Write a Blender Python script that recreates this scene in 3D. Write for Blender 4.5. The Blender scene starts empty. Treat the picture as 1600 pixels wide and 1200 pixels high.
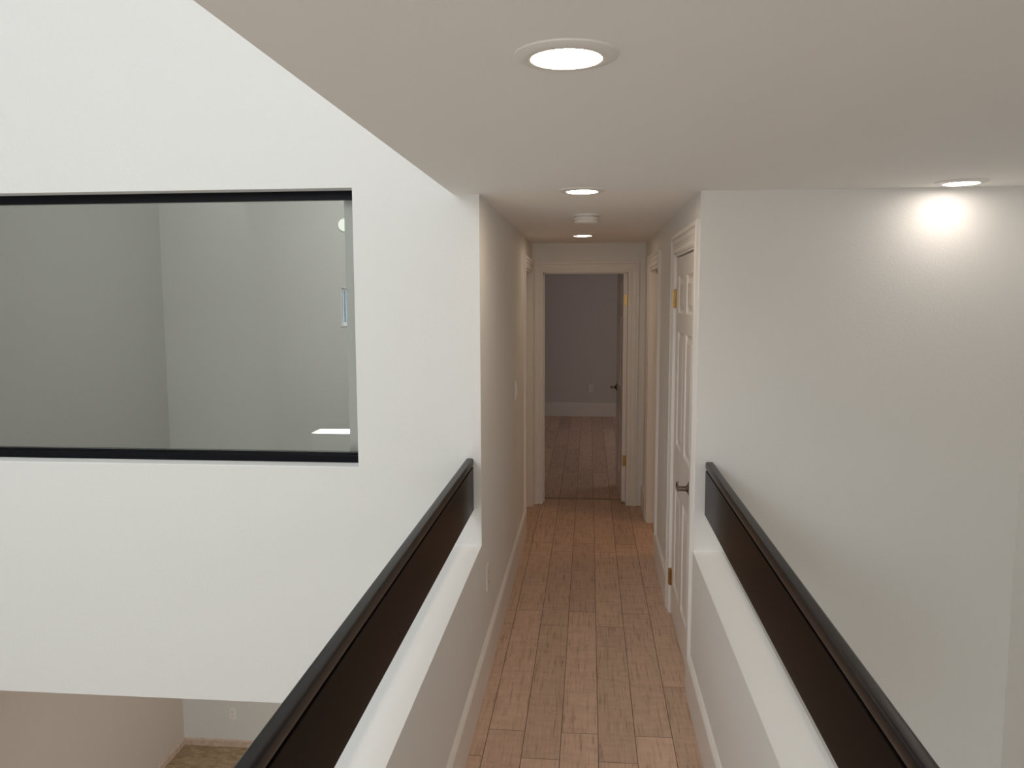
import bpy, bmesh, math
from mathutils import Vector, Matrix
C = bpy.context.scene.collection
PI = math.pi

# ------------------------------------------------------------------ materials
def new_mat(name):
    m = bpy.data.materials.new(name); m.use_nodes = True
    return m, m.node_tree, m.node_tree.nodes['Principled BSDF']

def paint(name, col, rough=0.6, bump=0.0, scale=220.0, var=0.0):
    m, t, b = new_mat(name)
    b.inputs['Base Color'].default_value = (*col, 1); b.inputs['Roughness'].default_value = rough
    b.inputs['Specular IOR Level'].default_value = 0.3
    tc = t.nodes.new('ShaderNodeTexCoord')
    n = t.nodes.new('ShaderNodeTexNoise'); n.inputs['Scale'].default_value = scale; n.inputs['Detail'].default_value = 3
    t.links.new(tc.outputs['Object'], n.inputs['Vector'])
    if bump:
        bp = t.nodes.new('ShaderNodeBump'); bp.inputs['Strength'].default_value = bump; bp.inputs['Distance'].default_value = 0.002
        t.links.new(n.outputs['Fac'], bp.inputs['Height']); t.links.new(bp.outputs['Normal'], b.inputs['Normal'])
    if var:
        n2 = t.nodes.new('ShaderNodeTexNoise'); n2.inputs['Scale'].default_value = 3
        t.links.new(tc.outputs['Object'], n2.inputs['Vector'])
        mx = t.nodes.new('ShaderNodeMix'); mx.data_type = 'RGBA'
        mx.inputs['A'].default_value = (*[c*(1-var) for c in col], 1); mx.inputs['B'].default_value = (*[min(1, c*(1+var)) for c in col], 1)
        t.links.new(n2.outputs['Fac'], mx.inputs['Factor']); t.links.new(mx.outputs['Result'], b.inputs['Base Color'])
    return m

def metal(name, col, rough):
    m, t, b = new_mat(name)
    b.inputs['Metallic'].default_value = 1; b.inputs['Roughness'].default_value = rough
    tc = t.nodes.new('ShaderNodeTexCoord'); n = t.nodes.new('ShaderNodeTexNoise'); n.inputs['Scale'].default_value = 60
    mx = t.nodes.new('ShaderNodeMix'); mx.data_type = 'RGBA'
    mx.inputs['A'].default_value = (*[c*0.85 for c in col], 1); mx.inputs['B'].default_value = (*col, 1)
    t.links.new(tc.outputs['Object'], n.inputs['Vector']); t.links.new(n.outputs['Fac'], mx.inputs['Factor'])
    t.links.new(mx.outputs['Result'], b.inputs['Base Color'])
    return m

def emit(name, col, s):
    m = bpy.data.materials.new(name); m.use_nodes = True; t = m.node_tree; t.nodes.clear()
    o = t.nodes.new('ShaderNodeOutputMaterial'); e = t.nodes.new('ShaderNodeEmission')
    e.inputs['Color'].default_value = (*col, 1); e.inputs['Strength'].default_value = s
    t.links.new(e.outputs[0], o.inputs[0]); return m

def math_node(t, op, a, b=None):
    n = t.nodes.new('ShaderNodeMath'); n.operation = op
    for i, v in enumerate((a, b)):
        if v is None: continue
        if isinstance(v, (int, float)): n.inputs[i].default_value = v
        else: t.links.new(v, n.inputs[i])
    return n.outputs[0]

def plank_material():
    m, t, b = new_mat('wood_plank_floor')
    tc = t.nodes.new('ShaderNodeTexCoord'); sp = t.nodes.new('ShaderNodeSeparateXYZ')
    t.links.new(tc.outputs['Object'], sp.inputs[0])
    W, L = 0.1515, 1.31
    u = math_node(t, 'DIVIDE', math_node(t, 'ADD', sp.outputs['X'], 0.4065 + 10*W), W)
    col = math_node(t, 'FLOOR', u); fu = math_node(t, 'FRACT', u)
    par = math_node(t, 'MODULO', col, 2.0)            # 0 / 1 alternating courses
    off = math_node(t, 'ADD', 0.21, math_node(t, 'MULTIPLY', par, 0.2))
    off = math_node(t, 'ADD', off, math_node(t, 'MULTIPLY', math_node(t, 'GREATER_THAN', col, 14.5), -0.64))
    v = math_node(t, 'DIVIDE', math_node(t, 'ADD', sp.outputs['Y'], math_node(t, 'ADD', off, 12.3)), L)
    row = math_node(t, 'FLOOR', v); fv = math_node(t, 'FRACT', v)
    # seams
    du = math_node(t, 'MULTIPLY', math_node(t, 'MINIMUM', fu, math_node(t, 'SUBTRACT', 1.0, fu)), W)
    dv = math_node(t, 'MULTIPLY', math_node(t, 'MINIMUM', fv, math_node(t, 'SUBTRACT', 1.0, fv)), L)
    d = math_node(t, 'MINIMUM', du, dv)
    seam = t.nodes.new('ShaderNodeMapRange'); seam.inputs['From Min'].default_value = 0.0006; seam.inputs['From Max'].default_value = 0.0020
    t.links.new(d, seam.inputs['Value'])
    # tone per plank
    cb = t.nodes.new('ShaderNodeCombineXYZ'); t.links.new(col, cb.inputs[0]); t.links.new(row, cb.inputs[1])
    wn = t.nodes.new('ShaderNodeTexWhiteNoise'); wn.noise_dimensions = '2D'; t.links.new(cb.outputs[0], wn.inputs['Vector'])
    # grain: long streaks with dark flecks
    mp = t.nodes.new('ShaderNodeMapping'); mp.inputs['Scale'].default_value = (85, 5, 1)
    ad = t.nodes.new('ShaderNodeVectorMath'); ad.operation = 'ADD'
    sc = t.nodes.new('ShaderNodeVectorMath'); sc.operation = 'SCALE'; sc.inputs['Scale'].default_value = 13.7
    t.links.new(wn.outputs['Color'], sc.inputs[0]); t.links.new(tc.outputs['Object'], ad.inputs[0]); t.links.new(sc.outputs[0], ad.inputs[1])
    t.links.new(ad.outputs[0], mp.inputs['Vector'])
    g = t.nodes.new('ShaderNodeTexNoise'); g.inputs['Scale'].default_value = 1; g.inputs['Detail'].default_value = 6; g.inputs['Roughness'].default_value = 0.65
    t.links.new(mp.outputs[0], g.inputs['Vector'])
    rp = t.nodes.new('ShaderNodeValToRGB'); e = rp.color_ramp.elements
    e[0].position = 0.28; e[0].color = (0.36, 0.235, 0.17, 1); e[1].position = 0.46; e[1].color = (0.62, 0.44, 0.335, 1)
    x = rp.color_ramp.elements.new(0.75); x.color = (0.68, 0.50, 0.39, 1)
    t.links.new(g.outputs['Fac'], rp.inputs['Fac'])
    # cross-grain saw marks and blotches
    mp2 = t.nodes.new('ShaderNodeMapping'); mp2.inputs['Scale'].default_value = (9, 26, 1)
    t.links.new(ad.outputs[0], mp2.inputs['Vector'])
    g2 = t.nodes.new('ShaderNodeTexNoise'); g2.inputs['Scale'].default_value = 1; g2.inputs['Detail'].default_value = 4
    t.links.new(mp2.outputs[0], g2.inputs['Vector'])
    k2 = t.nodes.new('ShaderNodeMapRange'); k2.inputs['From Min'].default_value = 0.3; k2.inputs['From Max'].default_value = 0.7
    k2.inputs['To Min'].default_value = 0.92; k2.inputs['To Max'].default_value = 1.08; t.links.new(g2.outputs['Fac'], k2.inputs['Value'])
    tone = t.nodes.new('ShaderNodeMapRange'); tone.inputs['To Min'].default_value = 0.86; tone.inputs['To Max'].default_value = 1.12
    t.links.new(wn.outputs['Value'], tone.inputs['Value'])
    mp3 = t.nodes.new('ShaderNodeMapping'); mp3.inputs['Scale'].default_value = (120, 38, 1)
    t.links.new(ad.outputs[0], mp3.inputs['Vector'])
    g3 = t.nodes.new('ShaderNodeTexNoise'); g3.inputs['Scale'].default_value = 1; g3.inputs['Detail'].default_value = 3
    t.links.new(mp3.outputs[0], g3.inputs['Vector'])
    fl = t.nodes.new('ShaderNodeMapRange'); fl.inputs['From Min'].default_value = 0.66; fl.inputs['From Max'].default_value = 0.76
    fl.inputs['To Min'].default_value = 1.0; fl.inputs['To Max'].default_value = 0.5; t.links.new(g3.outputs['Fac'], fl.inputs['Value'])
    s0 = math_node(t, 'MULTIPLY', fl.outputs[0], k2.outputs[0])
    s1 = math_node(t, 'MULTIPLY', s0, tone.outputs[0])
    vs = t.nodes.new('ShaderNodeVectorMath'); vs.operation = 'SCALE'
    t.links.new(rp.outputs['Color'], vs.inputs[0]); t.links.new(s1, vs.inputs['Scale'])
    mx = t.nodes.new('ShaderNodeMix'); mx.data_type = 'RGBA'; mx.inputs['A'].default_value = (0.05, 0.03, 0.02, 1)
    t.links.new(seam.outputs[0], mx.inputs['Factor']); t.links.new(vs.outputs[0], mx.inputs['B'])
    t.links.new(mx.outputs['Result'], b.inputs['Base Color'])
    b.inputs['Roughness'].default_value = 0.55; b.inputs['Specular IOR Level'].default_value = 0.3
    bp = t.nodes.new('ShaderNodeBump'); bp.inputs['Strength'].default_value = 0.25; bp.inputs['Distance'].default_value = 0.002
    t.links.new(math_node(t, 'MULTIPLY', g.outputs['Fac'], seam.outputs[0]), bp.inputs['Height']); t.links.new(bp.outputs[0], b.inputs['Normal'])
    return m

def stone_material(name, c0, c1, scale):
    m, t, b = new_mat(name)
    tc = t.nodes.new('ShaderNodeTexCoord')
    mp = t.nodes.new('ShaderNodeMapping'); mp.inputs['Scale'].default_value = (1, 2.2, 1); t.links.new(tc.outputs['Object'], mp.inputs[0])
    n = t.nodes.new('ShaderNodeTexNoise'); n.inputs['Scale'].default_value = scale; n.inputs['Detail'].default_value = 8
    n.inputs['Roughness'].default_value = 0.65; n.inputs['Distortion'].default_value = 0.8
    t.links.new(mp.outputs[0], n.inputs['Vector'])
    r = t.nodes.new('ShaderNodeValToRGB'); r.color_ramp.elements[0].position = 0.35; r.color_ramp.elements[1].position = 0.65
    r.color_ramp.elements[0].color = (*c0, 1); r.color_ramp.elements[1].color = (*c1, 1)
    t.links.new(n.outputs['Fac'], r.inputs['Fac']); t.links.new(r.outputs[0], b.inputs['Base Color'])
    b.inputs['Roughness'].default_value = 0.45
    return m

def dark_wood(name, rough, spec):
    m, t, b = new_mat(name)
    tc = t.nodes.new('ShaderNodeTexCoord'); mp = t.nodes.new('ShaderNodeMapping'); mp.inputs['Scale'].default_value = (40, 1.5, 40)
    t.links.new(tc.outputs['Object'], mp.inputs[0])
    n = t.nodes.new('ShaderNodeTexNoise'); n.inputs['Scale'].default_value = 1.5; n.inputs['Detail'].default_value = 5
    t.links.new(mp.outputs[0], n.inputs['Vector'])
    r = t.nodes.new('ShaderNodeValToRGB')
    r.color_ramp.elements[0].color = (0.0045, 0.0028, 0.0025, 1); r.color_ramp.elements[1].color = (0.009, 0.0055, 0.0048, 1)
    t.links.new(n.outputs['Fac'], r.inputs['Fac']); t.links.new(r.outputs[0], b.inputs['Base Color'])
    b.inputs['Roughness'].default_value = rough; b.inputs['Specular IOR Level'].default_value = spec
    return m

def thin_glass(name, tint):
    m = bpy.data.materials.new(name); m.use_nodes = True; t = m.node_tree; t.nodes.clear()
    o = t.nodes.new('ShaderNodeOutputMaterial'); tr = t.nodes.new('ShaderNodeBsdfTransparent'); gl = t.nodes.new('ShaderNodeBsdfGlossy')
    tr.inputs['Color'].default_value = (*tint, 1); gl.inputs['Roughness'].default_value = 0.0; gl.inputs['Color'].default_value = (0.9, 0.9, 0.9, 1)
    f = t.nodes.new('ShaderNodeFresnel'); f.inputs['IOR'].default_value = 1.5
    mx = t.nodes.new('ShaderNodeMixShader')
    t.links.new(f.outputs[0], mx.inputs[0]); t.links.new(tr.outputs[0], mx.inputs[1]); t.links.new(gl.outputs[0], mx.inputs[2]); t.links.new(mx.outputs[0], o.inputs[0])
    return m

M_wall = paint('white_wall_paint', (0.80, 0.80, 0.79), 0.65, 0.45, 95)
M_ceil = paint('ceiling_paint', (0.91, 0.90, 0.88), 0.8, 0.2, 150)
M_loft_shade = paint('loft_shaded_wall_paint', (0.53, 0.535, 0.515), 0.7, 0.15, 180)  # darkened so the loft's left wall carries its shade in the colour
M_loft_lit = paint('loft_lit_wall_paint', (0.74, 0.745, 0.73), 0.7, 0.15, 180)  # lighter copy, the back wall's stronger light put into the colour
M_tan = paint('tan_lower_wall_paint', (0.60, 0.53, 0.47), 0.7, 0.2, 180)
M_lowgrey = paint('lower_back_wall_paint', (0.70, 0.70, 0.68), 0.7, 0.2, 180)
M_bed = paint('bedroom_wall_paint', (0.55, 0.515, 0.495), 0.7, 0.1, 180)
M_trim = paint('semi_gloss_trim_paint', (0.82, 0.80, 0.78), 0.35, 0.0)
M_door = paint('door_paint', (0.82, 0.79, 0.77), 0.35, 0.0)
M_bright_white = paint('brightened_white_paint', (0.93, 0.94, 0.95), 0.5, 0.15, 160)  # whiter than the walls, daylight on upward faces put into the colour
M_plank = plank_material()
M_stone = stone_material('tan_travertine_floor', (0.26, 0.17, 0.09), (0.46, 0.35, 0.22), 9)
M_base = stone_material('travertine_skirting', (0.50, 0.36, 0.28), (0.66, 0.54, 0.44), 14)
M_wood = dark_wood('dark_stained_wood', 0.22, 0.025)
M_cap = dark_wood('dark_varnished_wood', 0.3, 0.2)
M_black = paint('black_frame_metal', (0.0055, 0.0055, 0.008), 0.4)
M_black.node_tree.nodes['Principled BSDF'].inputs['Specular IOR Level'].default_value = 0.12
M_plate = paint('white_plastic', (0.80, 0.78, 0.74), 0.4)
M_slot = paint('dark_slot', (0.10, 0.09, 0.08), 0.6)
M_brass = metal('polished_brass', (0.58, 0.39, 0.15), 0.3)
M_nickel = metal('brushed_bronze_nickel', (0.24, 0.19, 0.15), 0.25)
M_ring = paint('downlight_trim_enamel', (0.80, 0.78, 0.75), 0.45)
M_lens = emit('downlight_lens_glow', (1.0, 0.79, 0.58), 60)
M_lens_warm = emit('downlight_lens_glow_warm', (1.0, 0.77, 0.54), 38)
M_lens_soft = emit('downlight_lens_glow_soft', (1.0, 0.89, 0.79), 29)
M_dome = emit('wall_lamp_glow', (0.95, 1.0, 0.92), 1.25)
M_glass = thin_glass('smoky_glass', (0.865, 0.870, 0.850))
M_sky_glass = thin_glass('sky_tinted_glass', (0.74, 0.88, 1.0))  # blue tint gives the pane the sky's colour

# ------------------------------------------------------------------ mesh helpers
class MB:
    def __init__(s): s.bm = bmesh.new()
    def box(s, x0, x1, y0, y1, z0, z1, bev=0.0, seg=2):
        b = bmesh.new()
        vs = [b.verts.new((x, y, z)) for x in (x0, x1) for y in (y0, y1) for z in (z0, z1)]
        for f in ((0,1,3,2),(4,6,7,5),(0,4,5,1),(2,3,7,6),(0,2,6,4),(1,5,7,3)): b.faces.new([vs[i] for i in f])
        if bev: bmesh.ops.bevel(b, geom=b.edges[:], offset=bev, segments=seg, affect='EDGES', profile=0.6)
        s._add(b); return s
    def _add(s, b):
        me = bpy.data.meshes.new('t'); b.to_mesh(me); b.free(); s.bm.from_mesh(me); bpy.data.meshes.remove(me)
    def prism(s, prof, origin, U, V, Wd, length, cap=True):
        """profile (u,v) list swept along Wd for length"""
        o, U, V, Wd = Vector(origin), Vector(U), Vector(V), Vector(Wd)
        a = [s.bm.verts.new(o + U*p[0] + V*p[1]) for p in prof]; b = [s.bm.verts.new(o + U*p[0] + V*p[1] + Wd*length) for p in prof]
        n = len(prof)
        for i in range(n): s.bm.faces.new((a[i], a[(i+1) % n], b[(i+1) % n], b[i]))
        if cap: s.bm.faces.new(a); s.bm.faces.new(b[::-1])
        return s
    def path(s, sections):
        """sections: list of closed rings (lists of points); skinned in order and capped"""
        rings = [[s.bm.verts.new(p) for p in r] for r in sections]
        for a, b in zip(rings, rings[1:]):
            n = len(a)
            for i in range(n): s.bm.faces.new((a[i], a[(i+1) % n], b[(i+1) % n], b[i]))
        s.bm.faces.new(rings[0]); s.bm.faces.new(rings[-1][::-1]); return s
    def lathe(s, prof, loc, axis='Z', seg=40):
        """prof: (r,h) from axis; revolved about local axis through loc"""
        rings = []
        for r, h in prof:
            if r < 1e-6: rings.append([s.bm.verts.new(s._ax(0, 0, h, loc, axis))])
            else: rings.append([s.bm.verts.new(s._ax(r*math.cos(2*PI*i/seg), r*math.sin(2*PI*i/seg), h, loc, axis)) for i in range(seg)])
        for a, b in zip(rings, rings[1:]):
            for i in range(seg):
                j = (i+1) % seg
                if len(a) == 1 and len(b) == 1: continue
                if len(a) == 1: s.bm.faces.new((a[0], b[j], b[i]))
                elif len(b) == 1: s.bm.faces.new((a[i], a[j], b[0]))
                else: s.bm.faces.new((a[i], a[j], b[j], b[i]))
        return s
    @staticmethod
    def _ax(a, b, h, loc, axis):
        x, y, z = loc
        if axis == 'Z': return (x+a, y+b, z+h)
        if axis == 'X': return (x+h, y+a, z+b)
        return (x+a, y+h, z+b)
    def build(s, name, mat, parent=None, smooth=False, inv=None):
        bmesh.ops.remove_doubles(s.bm, verts=s.bm.verts, dist=1e-5)
        bmesh.ops.recalc_face_normals(s.bm, faces=s.bm.faces)
        me = bpy.data.meshes.new(name); s.bm.to_mesh(me); s.bm.free()
        me.materials.append(mat)
        if smooth:
            for p in me.polygons: p.use_smooth = True
            me.set_sharp_from_angle(angle=math.radians(35))
        o = bpy.data.objects.new(name, me); C.objects.link(o)
        if parent: o.parent = parent; o.matrix_parent_inverse = parent.matrix_basis.inverted()
        return o

def tag(o, label=None, cat=None, group=None, kind=None):
    if label: o['label'] = label
    if cat: o['category'] = cat
    if group: o['group'] = group
    if kind: o['kind'] = kind
    return o

def empty(name, loc, label, cat, group=None, kind=None, rz=0):
    o = bpy.data.objects.new(name, None); C.objects.link(o); o.location = loc; o.rotation_euler.z = rz
    o.empty_display_size = 0.05
    return tag(o, label, cat, group, kind)

def struct(o, label, cat): return tag(o, label, cat, None, 'structure')

def add_children(root, kids):
    for k in kids: k.parent = root; k.matrix_parent_inverse = root.matrix_basis.inverted()

# ------------------------------------------------------------------ key dimensions (metres)
D = 3.587                    # wall plane facing the camera
XL, XR = -0.481, 0.470       # hallway wall faces
YE = 6.954                   # hallway end wall
ZC = 2.243                   # bridge / hallway ceiling
BE = 0.594                   # half width of the bridge
ZS = 0.672                   # half wall top
XW = 1.825                   # stairwell right wall
XA = -4.10                   # left wall of the tall space
ZL = -2.75                   # lower floor
YB = 7.56                    # back wall of loft room and lower room
ZV = 5.0                     # high ceiling
Y0 = -3.0                    # open end behind the viewer
YR = 12.2                    # bedroom back wall

# ------------------------------------------------------------------ setting
f = MB().box(-0.59, 0.585, Y0, D, -0.12, 0).box(-0.60, 0.585, D, YE+0.19, -0.12, 0).box(0.585, 2.9, D+0.125, YE+0.19, -0.12, 0).build('floor', M_plank)
struct(f, 'brown wood plank floor of the bridge and hallway', 'floor')
f = MB().box(-1.6, 2.9, YE+0.195, YR+0.1, -0.12, -0.002).build('floor_bedroom', M_plank)
struct(f, 'dim wood plank floor of the bedroom beyond the end doorway', 'floor')
f = MB().box(XA-0.1, 3.0, Y0, YB+0.1, ZL-0.1, ZL).build('floor_lower', M_stone)
struct(f, 'tan mottled stone floor of the lower storey', 'floor')
f = MB().box(XA, -0.605, D+0.201, YB, -0.127, -0.005).build('floor_loft', paint('loft_floor_paint', (0.42, 0.42, 0.38), 0.6))
struct(f, 'grey floor of the loft room behind the interior window', 'floor')

c = MB().box(-BE, 3.0, Y0, D, ZC, ZC+0.35).box(-0.601, 3.0, D, YE+0.12, ZC, ZC+0.35).build('ceiling', M_ceil)
struct(c, 'low white ceiling above the bridge and hallway', 'ceiling')
c = MB().box(-1.7, 3.0, YE+0.125, YR+0.1, 2.44, 2.55).build('ceiling_bedroom', M_ceil)
struct(c, 'ceiling of the bedroom beyond the hallway', 'ceiling')
c = MB().box(XA-0.1, -BE-0.001, Y0, D, ZV, ZV+0.1).build('ceiling_high', M_ceil)
struct(c, 'high ceiling over the open space left of the bridge', 'ceiling')
c = MB().box(XA, -0.605, D+0.205, YB, 3.3, 3.4).build('ceiling_loft', M_loft_shade)
struct(c, 'ceiling of the loft room behind the interior window', 'ceiling')

# wall with the interior window, facing the camera
WX0, WX1, WZ0, WZ1, WT = -3.75, -1.047, 1.022, 2.280, 0.20
b = MB()
b.box(XA, WX0, D, D+WT, -0.128, ZV); b.box(WX1, XL, D, D+WT, -0.128, ZC)
b.box(WX1, -0.602, D, D+WT, ZC, ZV)
b.box(WX0, WX1, D, D+WT, -0.128, WZ0); b.box(WX0, WX1, D, D+WT, WZ1, ZV)
struct(b.build('wall_left_front', M_wall), 'tall white wall with a long interior window left of the hallway', 'wall')
# hallway left wall with its doorway next to the end wall
LY0, LY1, DZ = 6.085, 6.865, 2.012
b = MB(); b.box(-0.601, XL, D+WT, LY0, 0, ZC); b.box(-0.601, XL, LY0, LY1, DZ, ZC); b.box(-0.601, XL, LY1, YE, 0, ZC)
struct(b.build('wall_hall_left', M_wall), 'left wall of the narrow hallway', 'wall')
# hallway right wall with the panel door and the second doorway
RY0, RY1, SY0, SY1 = 3.705, 4.560, 5.585, 6.43
b = MB(); x0, x1 = XR, XR+0.12
b.box(x0, x1, D, RY0, 0, ZC); b.box(x0, x1, RY0, RY1, DZ, ZC); b.box(x0, x1, RY1, SY0, 0, ZC)
b.box(x0, x1, SY0, SY1, DZ, ZC); b.box(x0, x1, SY1, YE, 0, ZC)
struct(b.build('wall_hall_right', M_wall), 'right wall of the narrow hallway with two doorways', 'wall')
# stairwell wall facing the camera and side wall
b = MB(); b.box(XR+0.12, XW, D, D+0.12, ZL, ZC); b.box(XR, XR+0.12, D+0.001, D+0.12, ZL, -0.121)
struct(b.build('wall_right_front', M_wall), 'plain white stairwell wall right of the hallway', 'wall')
struct(MB().box(XW, XW+0.1, Y0, D+0.12, ZL, ZC).build('wall_right', M_wall), 'white side wall at the far right', 'wall')
# end wall
EX0, EX1 = -0.405, 0.338
b = MB(); y0, y1 = YE, YE+0.12
b.box(-1.7, EX0, y0, y1, 0, 2.44); b.box(EX1, 2.9, y0, y1, 0, 2.44); b.box(EX0, EX1, y0, y1, DZ, 2.44)
struct(b.build('wall_end', M_wall), 'end wall of the hallway around the bedroom doorway', 'wall')
# bedroom shell
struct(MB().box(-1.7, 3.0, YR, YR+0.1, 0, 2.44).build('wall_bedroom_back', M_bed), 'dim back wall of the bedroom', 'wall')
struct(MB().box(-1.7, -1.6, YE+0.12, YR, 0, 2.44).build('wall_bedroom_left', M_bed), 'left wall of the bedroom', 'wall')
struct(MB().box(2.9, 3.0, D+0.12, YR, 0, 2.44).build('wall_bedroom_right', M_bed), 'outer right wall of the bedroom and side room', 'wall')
struct(MB().box(XR+0.12, 2.9, 4.95, 5.05, 0, ZC).build('wall_side_room', M_wall), 'wall of the side room right of the hallway', 'wall')
struct(MB().box(XW+0.1, 2.9, D, D+0.12, 0, ZC).build('wall_closet', M_wall), 'front wall of the closet right of the hallway', 'wall')
# tall space, loft room, lower storey
struct(MB().box(BE, XW+0.1, Y0-0.1, Y0, ZL, 1.25).build('stairwell_light_block', M_wall), 'added unseen wall behind the viewer, shading the lower stairwell', 'wall')  # added out of view to cut light on the lower right wall
struct(MB().box(XA-0.1, -BE, Y0-0.1, Y0, ZL, ZV).build('wall_back_left', M_wall), 'white back wall of the tall space behind the viewer', 'wall')
struct(MB().box(XA-0.1, XA, Y0, D+0.2, -0.128, ZV).build('wall_left', M_wall), 'tall white left wall', 'wall')
struct(MB().box(XA-0.1, XA, Y0, YB+0.12, ZL, -0.128).build('wall_lower_left', M_tan), 'tan left wall of the lower storey', 'wall')
struct(MB().box(XA, 3.0, YB, YB+0.12, ZL, -0.128).build('wall_lower_back', M_lowgrey), 'grey back wall of the lower storey with an outlet', 'wall')
struct(MB().box(XA-0.1, XA, D+0.2, YB+0.12, -0.128, 3.4).build('wall_loft_left', M_loft_shade), 'left wall of the loft room behind the glass', 'wall')
NX0, NX1, NZ0, NZ1 = -2.335, -1.80, 1.532, 1.888
b = MB(); y0, y1 = YB, YB+0.12
b.box(XA, NX0, y0, y1, -0.128, 3.4); b.box(NX1, -0.601, y0, y1, -0.128, 3.4); b.box(NX0, NX1, y0, y1, -0.128, NZ0); b.box(NX0, NX1, y0, y1, NZ1, 3.4)
struct(b.build('wall_loft_back', M_loft_lit), 'grey back wall of the loft room behind the glass', 'wall')
struct(MB().box(-0.605, -0.601, D+0.205, YB, 0, 3.3).box(-0.70, -0.601, YE+0.12, YB+0.12, 0, 3.3).build('wall_loft_right', M_loft_shade), 'right wall of the loft room', 'wall')
struct(MB().box(-2.30, -1.55, 6.51, 6.74, 0, 0.673, 0.003).build('wall_loft_low', M_loft_lit), 'low white ledge wall standing in the loft room, sunlit on top', 'low wall')

# half walls of the bridge
BL = 0.622
struct(MB().box(-BL, XL, Y0, D, 0, ZS-0.004).box(-BL, -BL+0.003, Y0, D, -0.3, 0).build('wall_half_left', M_wall), 'white half wall left of the bridge floor', 'half wall')
struct(MB().box(XR-0.004, BE, Y0, D, 0, ZS-0.004).box(BE-0.003, BE, Y0, D, -0.3, 0).build('wall_half_right', M_wall), 'white half wall right of the bridge floor', 'half wall')
struct(MB().box(-BL, XL, Y0, D, ZS-0.004, ZS).build('lit_top_left', M_bright_white), 'thin bright skin giving the left half wall top its daylight', 'ledge')  # lighter skin added so the wall top looks more daylit
struct(MB().box(XR-0.004, BE, Y0, D, ZS-0.004, ZS).build('lit_top_right', M_bright_white), 'thin bright skin giving the right half wall top its daylight', 'ledge')  # same brightening skin, daylight put into its colour

# baseboards
def base_prof(h=0.185, t=0.018): return [(0, 0), (t, 0), (t, h-0.016), (t*0.85, h-0.010), (t*0.35, h-0.002), (0, h)]
struct(MB().prism(base_prof(), (XL, Y0, 0), (1,0,0), (0,0,1), (0,1,0), LY0-0.09-Y0).build('baseboard_left', M_trim), 'tall white baseboard along the left of the hallway and bridge', 'baseboard')
struct(MB().prism(base_prof(), (XR-0.004, Y0, 0), (-1,0,0), (0,0,1), (0,1,0), D-Y0).build('baseboard_right', M_trim), 'tall white baseboard along the right of the bridge', 'baseboard')
struct(MB().prism(base_prof(), (XR, RY1+0.10, 0), (-1,0,0), (0,0,1), (0,1,0), SY0-RY1-0.20).build('baseboard_hall_right', M_trim), 'white baseboard between the panel door and the next doorway', 'baseboard')
struct(MB().prism(base_prof(), (XR, SY1+0.094, 0), (-1,0,0), (0,0,1), (0,1,0), YE-SY1-0.095).build('baseboard_hall_end', M_trim), 'short white baseboard between the second doorway and the end wall', 'baseboard')
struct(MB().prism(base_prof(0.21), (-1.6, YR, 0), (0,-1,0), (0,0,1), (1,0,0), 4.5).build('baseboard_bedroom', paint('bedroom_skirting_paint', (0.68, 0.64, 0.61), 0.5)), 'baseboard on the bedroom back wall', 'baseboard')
struct(MB().prism(base_prof(0.072, 0.014), (XA, YB, ZL), (0,-1,0), (0,0,1), (1,0,0), 6.9).build('baseboard_lower_back', M_base), 'travertine skirting on the lower back wall', 'baseboard')
struct(MB().prism(base_prof(0.072, 0.014), (XA, Y0, ZL), (1,0,0), (0,0,1), (0,1,0), YB-Y0-0.014).build('baseboard_lower_left', M_base), 'travertine skirting on the tan lower wall', 'baseboard')

# door casings: a stepped profile carried round three sides with mitred corners
CPROF = [(0.0, 0.0), (0.0, 0.010), (0.010, 0.013), (0.022, 0.012), (0.026, 0.009), (0.040, 0.0105), (0.046, 0.014), (0.060, 0.0155), (0.066, 0.012), (0.072, 0.019), (0.088, 0.019), (0.092, 0.016), (0.092, 0.0)]
def casing(name, plane, a0, a1, ztop, label, jamb=(0.12, 0.018), stop=None, width=0.092):
    """plane: function (a, z, out) -> xyz; opening a0..a1, height ztop; jamb depth and thickness"""
    k = width/0.092
    b = MB(); P = lambda a, z, o: plane(a, z, o)
    secs = [[], [], [], []]
    for u, v in CPROF:
        u *= k
        secs[0].append(P(a0-u, 0, v)); secs[1].append(P(a0-u, ztop+u, v)); secs[2].append(P(a1+u, ztop+u, v)); secs[3].append(P(a1+u, 0, v))
    b.path(secs)
    jd, jt = jamb
    def blk(ax0, ax1, z0, z1, o0, o1):
        pts = [Vector(P(a, z, o)) for a in (ax0, ax1) for z in (z0, z1) for o in (o0, o1)]
        lo = [min(p[i] for p in pts) for i in range(3)]; hi = [max(p[i] for p in pts) for i in range(3)]
        b.box(lo[0], hi[0], lo[1], hi[1], lo[2], hi[2])
    blk(a0, a0+jt, 0, ztop, -jd, 0.004); blk(a1-jt, a1, 0, ztop, -jd, 0.004); blk(a0+jt, a1-jt, ztop-jt, ztop, -jd, 0.004)
    if stop:
        blk(a0+jt, a0+jt+0.011, 0, ztop-jt, -stop-0.03, -stop); blk(a1-jt-0.011, a1-jt, 0, ztop-jt, -stop-0.03, -stop)
        blk(a0+jt, a1-jt, ztop-jt-0.011, ztop-jt, -stop-0.03, -stop)
    return struct(b.build(name, M_trim), label, 'door casing')
J = 0.018
casing('trim_1', lambda a, z, o: (XR-o, a, z), RY0-J*0, RY1, DZ+0.008, 'white moulded casing around the closed six panel door', (0.12, 0.010), stop=0.055, width=0.108)
casing('trim_2', lambda a, z, o: (XR-o, a, z), SY0, SY1, DZ, 'white moulded casing around the second doorway on the right', (0.12, 0.018), stop=0.05, width=0.092)
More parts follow.
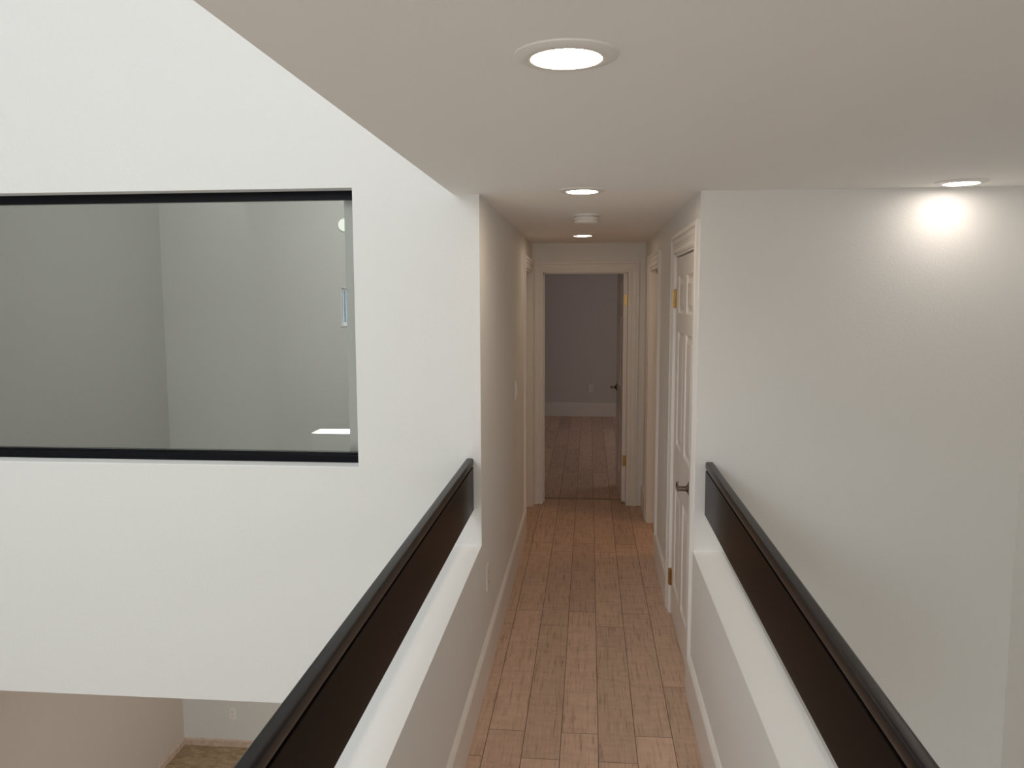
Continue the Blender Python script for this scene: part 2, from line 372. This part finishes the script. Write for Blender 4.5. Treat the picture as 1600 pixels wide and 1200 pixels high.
casing('trim_3', lambda a, z, o: (XL+o, a, z), LY0, LY1, DZ, 'white moulded casing around the doorway at the left end of the hallway', (0.12, 0.018), width=0.088)
casing('trim_4', lambda a, z, o: (a, YE-o, z), EX0, EX1, DZ, 'white moulded casing around the open bedroom doorway at the end', (0.12, 0.012), stop=0.08, width=0.078)
struct(MB().box(EX0+0.012, EX1-0.012, YE+0.175, YE+0.215, -0.003, 0.004, 0.0015).build('trim_5', paint('threshold_strip', (0.34, 0.25, 0.19), 0.5)), 'thin floor strip under the bedroom doorway', 'threshold')

# ------------------------------------------------------------------ six panel doors
def six_panel_leaf(W, H, T):
    """leaf in local coords: hinge edge at u=0, u along +X, faces at y=0 (front, -Y side) and y=T"""
    s = 0.118; m = 0.105; pw = (W-2*s-m)/2
    us = [0, s, s+pw, s+pw+m, s+2*pw+m, W]
    vs = [0, 0.19, 0.745, 0.985, 1.60, 1.70, 1.895, H]
    b = MB(); bm = b.bm
    for side in (0, 1):
        yf = 0.0 if side == 0 else T; sg = 1 if side == 0 else -1
        def q(pts): bm.faces.new([bm.verts.new(p) for p in pts])
        for i in range(5):
            for j in range(7):
                u0, u1, v0, v1 = us[i], us[i+1], vs[j], vs[j+1]
                if i in (1, 3) and j in (1, 3, 5):
                    ring = lambda ins, d: [(u0+ins, yf+sg*d, v0+ins), (u1-ins, yf+sg*d, v0+ins), (u1-ins, yf+sg*d, v1-ins), (u0+ins, yf+sg*d, v1-ins)]
                    rs = [ring(0, 0), ring(0.004, 0.004), ring(0.014, 0.010), ring(0.022, 0.010), ring(0.046, 0.002)]
                    for r0, r1 in zip(rs, rs[1:]):
                        for k in range(4): q([r0[k], r0[(k+1) % 4], r1[(k+1) % 4], r1[k]])
                    q(rs[-1])
                else: q([(u0, yf, v0), (u1, yf, v0), (u1, yf, v1), (u0, yf, v1)])
    for a, c in (((0, 0), (0, T)), ((W, 0), (W, T))):
        bm.faces.new([bm.verts.new(p) for p in ((a[0], a[1], 0), (c[0], c[1], 0), (c[0], c[1], H), (a[0], a[1], H))])
    for z in (0, H):
        bm.faces.new([bm.verts.new(p) for p in ((0, 0, z), (W, 0, z), (W, T, z), (0, T, z))])
    return b

def lever_parts(side_y, sg, u, z, toward):
    """rose and lever in leaf coords; sg = outward direction on Y; toward = +-1 along u"""
    rose = MB().lathe([(0, 0), (0.034, 0), (0.034, 0.004*sg), (0.030, 0.008*sg), (0.018, 0.012*sg), (0.0145, 0.018*sg), (0.0125, 0.020*sg), (0.0125, 0.052*sg), (0, 0.052*sg)], (u, side_y, z), 'Y', 28)
    lev = MB(); secs = []
    for k in range(9):
        t = k/8; uu = u - toward*0.012 + toward*0.128*t; hw = 0.0125*(1-0.25*t); yy = side_y + sg*(0.056 - 0.010*t*t + 0.0*t); zz = z + 0.004*math.sin(t*PI) ; th = 0.009*(1-0.2*t)
        secs.append([(uu, yy + th*math.cos(a)*0.9, zz + hw*math.sin(a)) for a in [2*PI*i/12 for i in range(12)]])
    lev.path(secs)
    return rose, lev

def hinge(u, y, z, hgt=0.095, leaf=0.03):
    """butt hinge in leaf coords: knuckle with pin tips, plus leaf plate on the edge/jamb"""
    b = MB(); b.lathe([(0, -hgt/2-0.006), (0.003, -hgt/2-0.004), (0.0065, -hgt/2), (0.0065, -hgt/6-0.0006), (0.0052, -hgt/6), (0.0065, -hgt/6+0.0006), (0.0065, hgt/6-0.0006), (0.0052, hgt/6), (0.0065, hgt/6+0.0006), (0.0065, hgt/2), (0.003, hgt/2+0.004), (0, hgt/2+0.006)], (u, y, z), 'Z', 16)
    return b

# closed door in the right wall: front face towards the hallway (-X), hinge at the far end
DW = RY1-RY0-0.026
d1 = empty('door_1', (XR+0.004, RY1-0.013, 0.010), 'closed white six panel door in the right wall, with a bronze lever', 'door', None, 'structure', -PI/2)
# with rz=-90: local +X -> world -Y, local +Y -> world +X ; front (y=0) faces -X
def local(b, name, mat, parent, smooth=False):
    o = b.build(name, mat, None, smooth); o.parent = parent; return o
local(six_panel_leaf(DW, 1.992, 0.035), 'leaf', M_door, d1)
rose, lev = lever_parts(0, -1, DW-0.070, 0.895, -1)
h = local(rose, 'door_handle', M_nickel, d1, True); h['label'] = 'brushed bronze lever handle'
l = lev.build('lever', M_nickel, None, True); l.parent = h
for z in (1.775, 0.205):
    b = hinge(-0.004, -0.006, z); b.box(-0.0125, -0.0105, -0.0165, -0.001, z-0.047, z+0.047); b.box(-0.002, 0.028, -0.0018, -0.0002, z-0.047, z+0.047)
    hg = local(b, 'hinge', M_brass, d1, True); hg['label'] = 'brass butt hinge'

# open bedroom door: hinge at the right jamb, swung into the bedroom
BW = EX1-EX0-0.03
d2 = empty('door_2', (EX1-0.014, YE+0.055, 0.020), 'white door standing open inside the bedroom at the end of the hallway', 'door', None, 'structure', PI/2 + math.radians(2.2))
# rz=90: local +X -> +Y, local +Y -> -X ; leaf occupies y 0..T to the left
local(six_panel_leaf(BW, 1.985, 0.035), 'leaf', M_door, d2)
rose, lev = lever_parts(0.035, 1, BW-0.065, 0.93, -1)
h = local(rose, 'door_handle', M_nickel, d2, True); h['label'] = 'dark metal lever handle'
l = lev.build('lever', M_nickel, None, True); l.parent = h
for z in (1.745, 0.36):
    b = hinge(-0.004, -0.004, z); b.box(-0.0018, -0.0004, -0.002, 0.028, z-0.047, z+0.047)
    hg = local(b, 'hinge', M_brass, d2, True); hg['label'] = 'brass butt hinge'

# unseen closed door, added to keep loft light out of the hallway
d3 = empty('door_3', (XL-0.075, LY0+0.022, 0.010), 'closed white door added in the left doorway to stop loft light leaking', 'door', None, 'structure', PI/2)
local(six_panel_leaf(LY1-LY0-0.044, 1.98, 0.035), 'leaf', M_door, d3)

# ------------------------------------------------------------------ interior window
w1 = empty('window_1', ((WX0+WX1)/2, D+0.1, WZ0), 'long frameless looking interior window with black channels in the tall white wall', 'window', None, 'structure')
FY = D+0.095
def wpart(b, n, m): return b.build(n, m, w1)
o = wpart(MB().box(WX0, WX1, FY, FY+0.045, WZ1-0.040, WZ1, 0.002), 'window_frame', M_black); o['label'] = 'black top channel'
o = wpart(MB().box(WX0, WX1, FY, FY+0.045, WZ0, WZ0+0.040, 0.002).box(WX0, WX1, FY+0.004, FY+0.045, WZ0+0.044, WZ0+0.050, 0.001), 'window_frame', M_black); o['label'] = 'black bottom channel'
o = wpart(MB().box(WX1-0.012, WX1, FY+0.012, FY+0.028, WZ0+0.05, WZ1-0.04), 'window_seal', M_black); o['label'] = 'thin dark edge seal'
o = wpart(MB().box(WX0+0.002, WX1-0.012, FY+0.018, FY+0.026, WZ0+0.051, WZ1-0.041), 'window_pane', M_glass); o['label'] = 'smoky glass pane'
wpart(MB().box(WX0+0.001, WX1-0.001, D+0.0005, FY, WZ0-0.001, WZ0+0.003), 'window_sill', M_bright_white)  # paler sheet over the reveal, daylight put into its colour
wpart(MB().box(WX1-0.088, WX1-0.004, D+0.165, D+0.195, WZ0+0.002, WZ1-0.002, 0.002), 'window_stop', M_bright_white)

# small bright window in the loft room's back wall
w2 = empty('window_2', (NX0, YB, NZ0), 'small bright window in the loft back wall, seen through the glass', 'window', None, 'structure')
b = MB(); t = 0.03; y0, y1 = YB+0.035, YB+0.07
b.box(NX0, NX0+0.006, YB-0.001, YB+0.12, NZ0, NZ1); b.box(NX0, NX1, YB-0.001, YB+0.12, NZ1-0.006, NZ1)
b.box(NX0, NX0+t*0.4, y0, y1, NZ0, NZ1); b.box(NX1-t, NX1, y0, y1, NZ0, NZ1); b.box(NX0+t*0.4, NX1-t, y0, y1, NZ0, NZ0+t); b.box(NX0+t*0.4, NX1-t, y0, y1, NZ1-t, NZ1)
b.build('window_frame', M_bright_white, w2)
MB().box(NX0+t*0.4, NX1-t, YB+0.05, YB+0.055, NZ0+t, NZ1-t).build('window_pane', M_sky_glass, w2)
MB().box(NX0-0.008, NX1+0.008, YB-0.012, YB+0.035, NZ0-0.012, NZ0+0.003, 0.002).build('window_sill', M_bright_white, w2)

# ------------------------------------------------------------------ handrails
def arc(cx, cz, r, a0, a1, n=6): return [(cx + r*math.cos(math.radians(a0+(a1-a0)*i/n)), cz + r*math.sin(math.radians(a0+(a1-a0)*i/n))) for i in range(n+1)]
def handrail(xin, s, label):
    """xin: inner face; s=+1 outward is +X"""
    zb, zt, T = 0.836, 1.074, 0.033
    r = empty('handrail', (xin + s*T/2, (Y0+D)/2, zb), label, 'handrail', 'dark wooden bridge handrails')
    b = MB().box(min(xin, xin+s*T), max(xin, xin+s*T), Y0+0.4, D-0.0005, zb, 1.036, 0.003)
    b.build('board', M_wood, r)
    prof = [(0.006, 1.034), (0.006, 1.040), (0.002, 1.042), (0.0, 1.046)] + [(0.008-0.008*math.cos(math.radians(a)), zt-0.008+0.008*math.sin(math.radians(a))) for a in range(0, 91, 15)] \
        + [(T+0.002-0.010+0.010*math.sin(math.radians(a)), zt-0.010+0.010*math.cos(math.radians(a))) for a in range(0, 91, 15)] + [(T+0.002, 1.046), (T, 1.040), (T-0.005, 1.034)]
    MB().prism(prof, (xin, Y0+0.4, 0), (s, 0, 0), (0, 0, 1), (0, 1, 0), D-Y0-0.4-0.0005).build('rail_cap', M_cap, r, True)
    # brackets carrying the rail from the half wall, below and behind the viewer
    for y in (-0.2, -1.6):
        MB().box(xin+s*0.008, xin+s*0.025, y-0.02, y+0.02, ZS, zb+0.02, 0.002).build('bracket', M_wood, r)
    return r
handrail(-0.5155, -1, 'dark stained wooden handrail board above the left half wall, beside the window wall')
handrail(0.5140, 1, 'dark stained wooden handrail board above the right half wall, beside the stairwell')

# ------------------------------------------------------------------ ceiling fittings
def downlight(x, y, label, glow=None):
    r = empty('recessed_downlight', (x, y, ZC), label, 'ceiling light', 'round recessed downlights')
    MB().lathe([(0.097, 0.0), (0.097, -0.003), (0.094, -0.0045), (0.080, -0.008), (0.069, -0.0095), (0.066, -0.0085), (0.066, 0.0)], (x, y, ZC), 'Z', 64).build('trim_ring', M_ring, r, True)
    MB().lathe([(0.0659, -0.0035), (0.0659, -0.0075), (0.05, -0.0085), (0.0, -0.009)], (x, y, ZC), 'Z', 48).build('lens', glow or M_lens, r, True)
    return r
downlight(-0.045, 1.562, 'lit round downlight nearest the viewer, large in the ceiling over the bridge')
downlight(-0.033, 3.500, 'lit round downlight just before the smoke detector')
downlight(-0.050, 6.030, 'lit round downlight deepest in the hallway, behind the smoke detector', M_lens_warm)
downlight(1.455, 3.425, 'lit round downlight close to the right stairwell wall', M_lens_soft)

sx, sy = -0.020, 4.545
sd = empty('smoke_detector', (sx, sy, ZC), 'round white smoke detector on the hallway ceiling between two downlights', 'smoke detector')
MB().lathe([(0, 0), (0.074, 0), (0.075, -0.004), (0.074, -0.010), (0.069, -0.011), (0, -0.011)], (sx, sy, ZC), 'Z', 48).build('base', M_ring, sd, True)
MB().lathe([(0.0, -0.012), (0.064, -0.012), (0.064, -0.018), (0.070, -0.019), (0.070, -0.030), (0.064, -0.031), (0.064, -0.034), (0.067, -0.035), (0.062, -0.045), (0.048, -0.050), (0, -0.051)], (sx, sy, ZC), 'Z', 48).build('cover', M_plate, sd, True)
MB().lathe([(0.058, -0.0108), (0.0635, -0.0108), (0.0635, -0.0125), (0.058, -0.0125)], (sx, sy, ZC), 'Z', 48).build('vent_gap', M_slot, sd)

# ------------------------------------------------------------------ switch and outlets
def plate_box(b, fr, w, h, t, bev=0.002):
    fr(b, -w/2, w/2, -h/2, h/2, 0, t, bev)
def wall_frame(origin, normal):
    """returns fn(b,a0,a1,z0,z1,o0,o1,bev) on a wall; a runs along the wall"""
    ox, oy, oz = origin
    def fn(b, a0, a1, z0, z1, o0, o1, bev=0.0):
        if normal == '+X': b.box(ox+o0, ox+o1, oy+a0, oy+a1, oz+z0, oz+z1, bev)
        else: b.box(ox+a0, ox+a1, oy-o1, oy-o0, oz+z0, oz+z1, bev)
    return fn
def outlet(origin, normal, label, mat=M_plate):
    r = empty('wall_outlet', origin, label, 'outlet', 'white wall outlets'); fr = wall_frame(origin, normal)
    b = MB(); fr(b, -0.037, 0.037, -0.060, 0.060, 0, 0.007, 0.002); b.build('cover_plate', mat, r)
    for dz in (0.022, -0.022):
        b = MB(); fr(b, -0.016, 0.016, dz-0.014, dz+0.014, 0.004, 0.0085, 0.001); p = b.build('receptacle', mat, r)
        b = MB()
        for da in (-0.006, 0.006): fr(b, da-0.0013, da+0.0013, dz-0.003, dz+0.007, 0.008, 0.0089)
        fr(b, -0.002, 0.002, dz-0.010, dz-0.006, 0.008, 0.0089)
        s = b.build('slots', M_slot, p); s.parent = p
    return r
outlet((XL, 3.765, 0.460), '+X', 'white outlet low on the left hallway wall just past the half wall')
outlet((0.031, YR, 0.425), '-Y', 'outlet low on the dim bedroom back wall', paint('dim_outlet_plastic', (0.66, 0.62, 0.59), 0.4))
outlet((-3.575, YB, -2.40), '-Y', 'white outlet low on the grey lower storey wall, bottom left')
fr = wall_frame((XL, 5.305, 1.187), '+X')
r = empty('light_switch', (XL, 5.305, 1.187), 'white rocker light switch on the left hallway wall', 'light switch')
b = MB(); fr(b, -0.038, 0.038, -0.066, 0.066, 0, 0.010, 0.003); b.build('cover_plate', M_plate, r)
b = MB(); fr(b, -0.017, 0.017, -0.034, 0.034, 0.008, 0.016, 0.002); b.build('rocker', M_plate, r)

r = empty('wall_lamp', (-2.285, YB, 2.47), 'small round white lamp high on the loft back wall, half hidden at the glass edge', 'lamp')
MB().lathe([(0, 0), (0.066, 0), (0.066, -0.010), (0.060, -0.014), (0, -0.014)], (-2.285, YB, 2.47), 'Y', 32).build('base', M_plate, r, True)
MB().lathe([(0.058, -0.0135), (0.054, -0.026), (0.040, -0.038), (0.020, -0.044), (0, -0.046)], (-2.285, YB, 2.47), 'Y', 32).build('shade', M_dome, r, True)

# ------------------------------------------------------------------ light
W = bpy.data.worlds.new('daylight'); bpy.context.scene.world = W; W.use_nodes = True
bg = W.node_tree.nodes['Background']; bg.inputs['Color'].default_value = (1.0, 0.985, 0.95, 1); bg.inputs['Strength'].default_value = 0.95
def area(name, loc, target, sx_, sy_, power, col, spread=PI):
    l = bpy.data.lights.new(name, 'AREA'); l.shape = 'RECTANGLE'; l.size = sx_; l.size_y = sy_; l.energy = power; l.color = col; l.spread = spread
    o = bpy.data.objects.new(name, l); C.objects.link(o); o.location = loc
    o.rotation_euler = (Vector(target)-Vector(loc)).to_track_quat('-Z', 'Y').to_euler(); return o
area('daylight_window', (-3.2, -2.2, 4.0), (-1.7, D, 2.6), 2.2, 2.0, 84, (0.90, 0.975, 1.0))
area('low_fill', (-2.6, -2.9, -1.6), (-2.4, D, -1.3), 2.6, 2.0, 54, (0.91, 0.98, 1.0))  # unseen fill added to lift the lower storey and bridge ceiling
area('behind_viewer_fill', (0.0, -2.6, 1.6), (0.1, D, 2.0), 1.2, 1.1, 22, (1.0, 0.95, 0.89))  # added fill behind the camera for hallway, ceiling and right wall
area('bedroom_fill', (2.6, 9.6, 1.6), (0.0, 10.0, 0.9), 1.2, 1.2, 12.5, (1.0, 0.93, 0.92))  # unseen lamp added to raise the dim bedroom
area('loft_light', (-1.35, 5.4, 3.0), (-2.7, 7.5, 1.6), 1.1, 1.1, 42, (1.0, 0.99, 0.97))
area('lower_room_fill', (-1.6, 5.6, -0.25), (-2.0, 5.9, -2.7), 1.2, 1.2, 26, (1.0, 0.97, 0.92))  # extra unseen lamp added to brighten the lower storey walls
area('ledge_light', (-1.925, 6.625, 3.2), (-1.925, 6.625, 0), 0.70, 0.20, 10, (1, 1, 0.98), math.radians(1.5))
area('side_room_light', (1.6, 5.9, 2.2), (1.6, 5.9, 0), 0.4, 0.4, 5, (1.0, 0.62, 0.34))

# ------------------------------------------------------------------ camera
cam = bpy.data.cameras.new('camera'); co = bpy.data.objects.new('camera', cam); C.objects.link(co)
F, YAW, PITCH, ROLL = 1272.87, 0.0944, 0.1071, -0.0034
cam.sensor_width = 36; cam.sensor_fit = 'HORIZONTAL'; cam.lens = F/1600*36; cam.clip_start = 0.02
c, s = math.cos(YAW), math.sin(YAW); cp, sp = math.cos(PITCH), math.sin(PITCH); cr, sr = math.cos(ROLL), math.sin(ROLL)
fw = Vector((-s, c, 0)); rt = Vector((c, s, 0)); up = Vector((0, 0, 1))
f2 = fw*cp - up*sp; u2 = up*cp + fw*sp; r3 = rt*cr + u2*sr; u3 = u2*cr - rt*sr
co.matrix_world = Matrix(((r3.x, u3.x, -f2.x, 0), (r3.y, u3.y, -f2.y, 0), (r3.z, u3.z, -f2.z, 1.8), (0, 0, 0, 1)))
bpy.context.scene.camera = co
bpy.context.scene.view_settings.view_transform = 'Standard'
bpy.context.scene.view_settings.look = 'None'
bpy.context.scene.cycles.max_bounces = 10
bpy.context.scene.cycles.diffuse_bounces = 8
bpy.context.scene.cycles.use_denoising = True
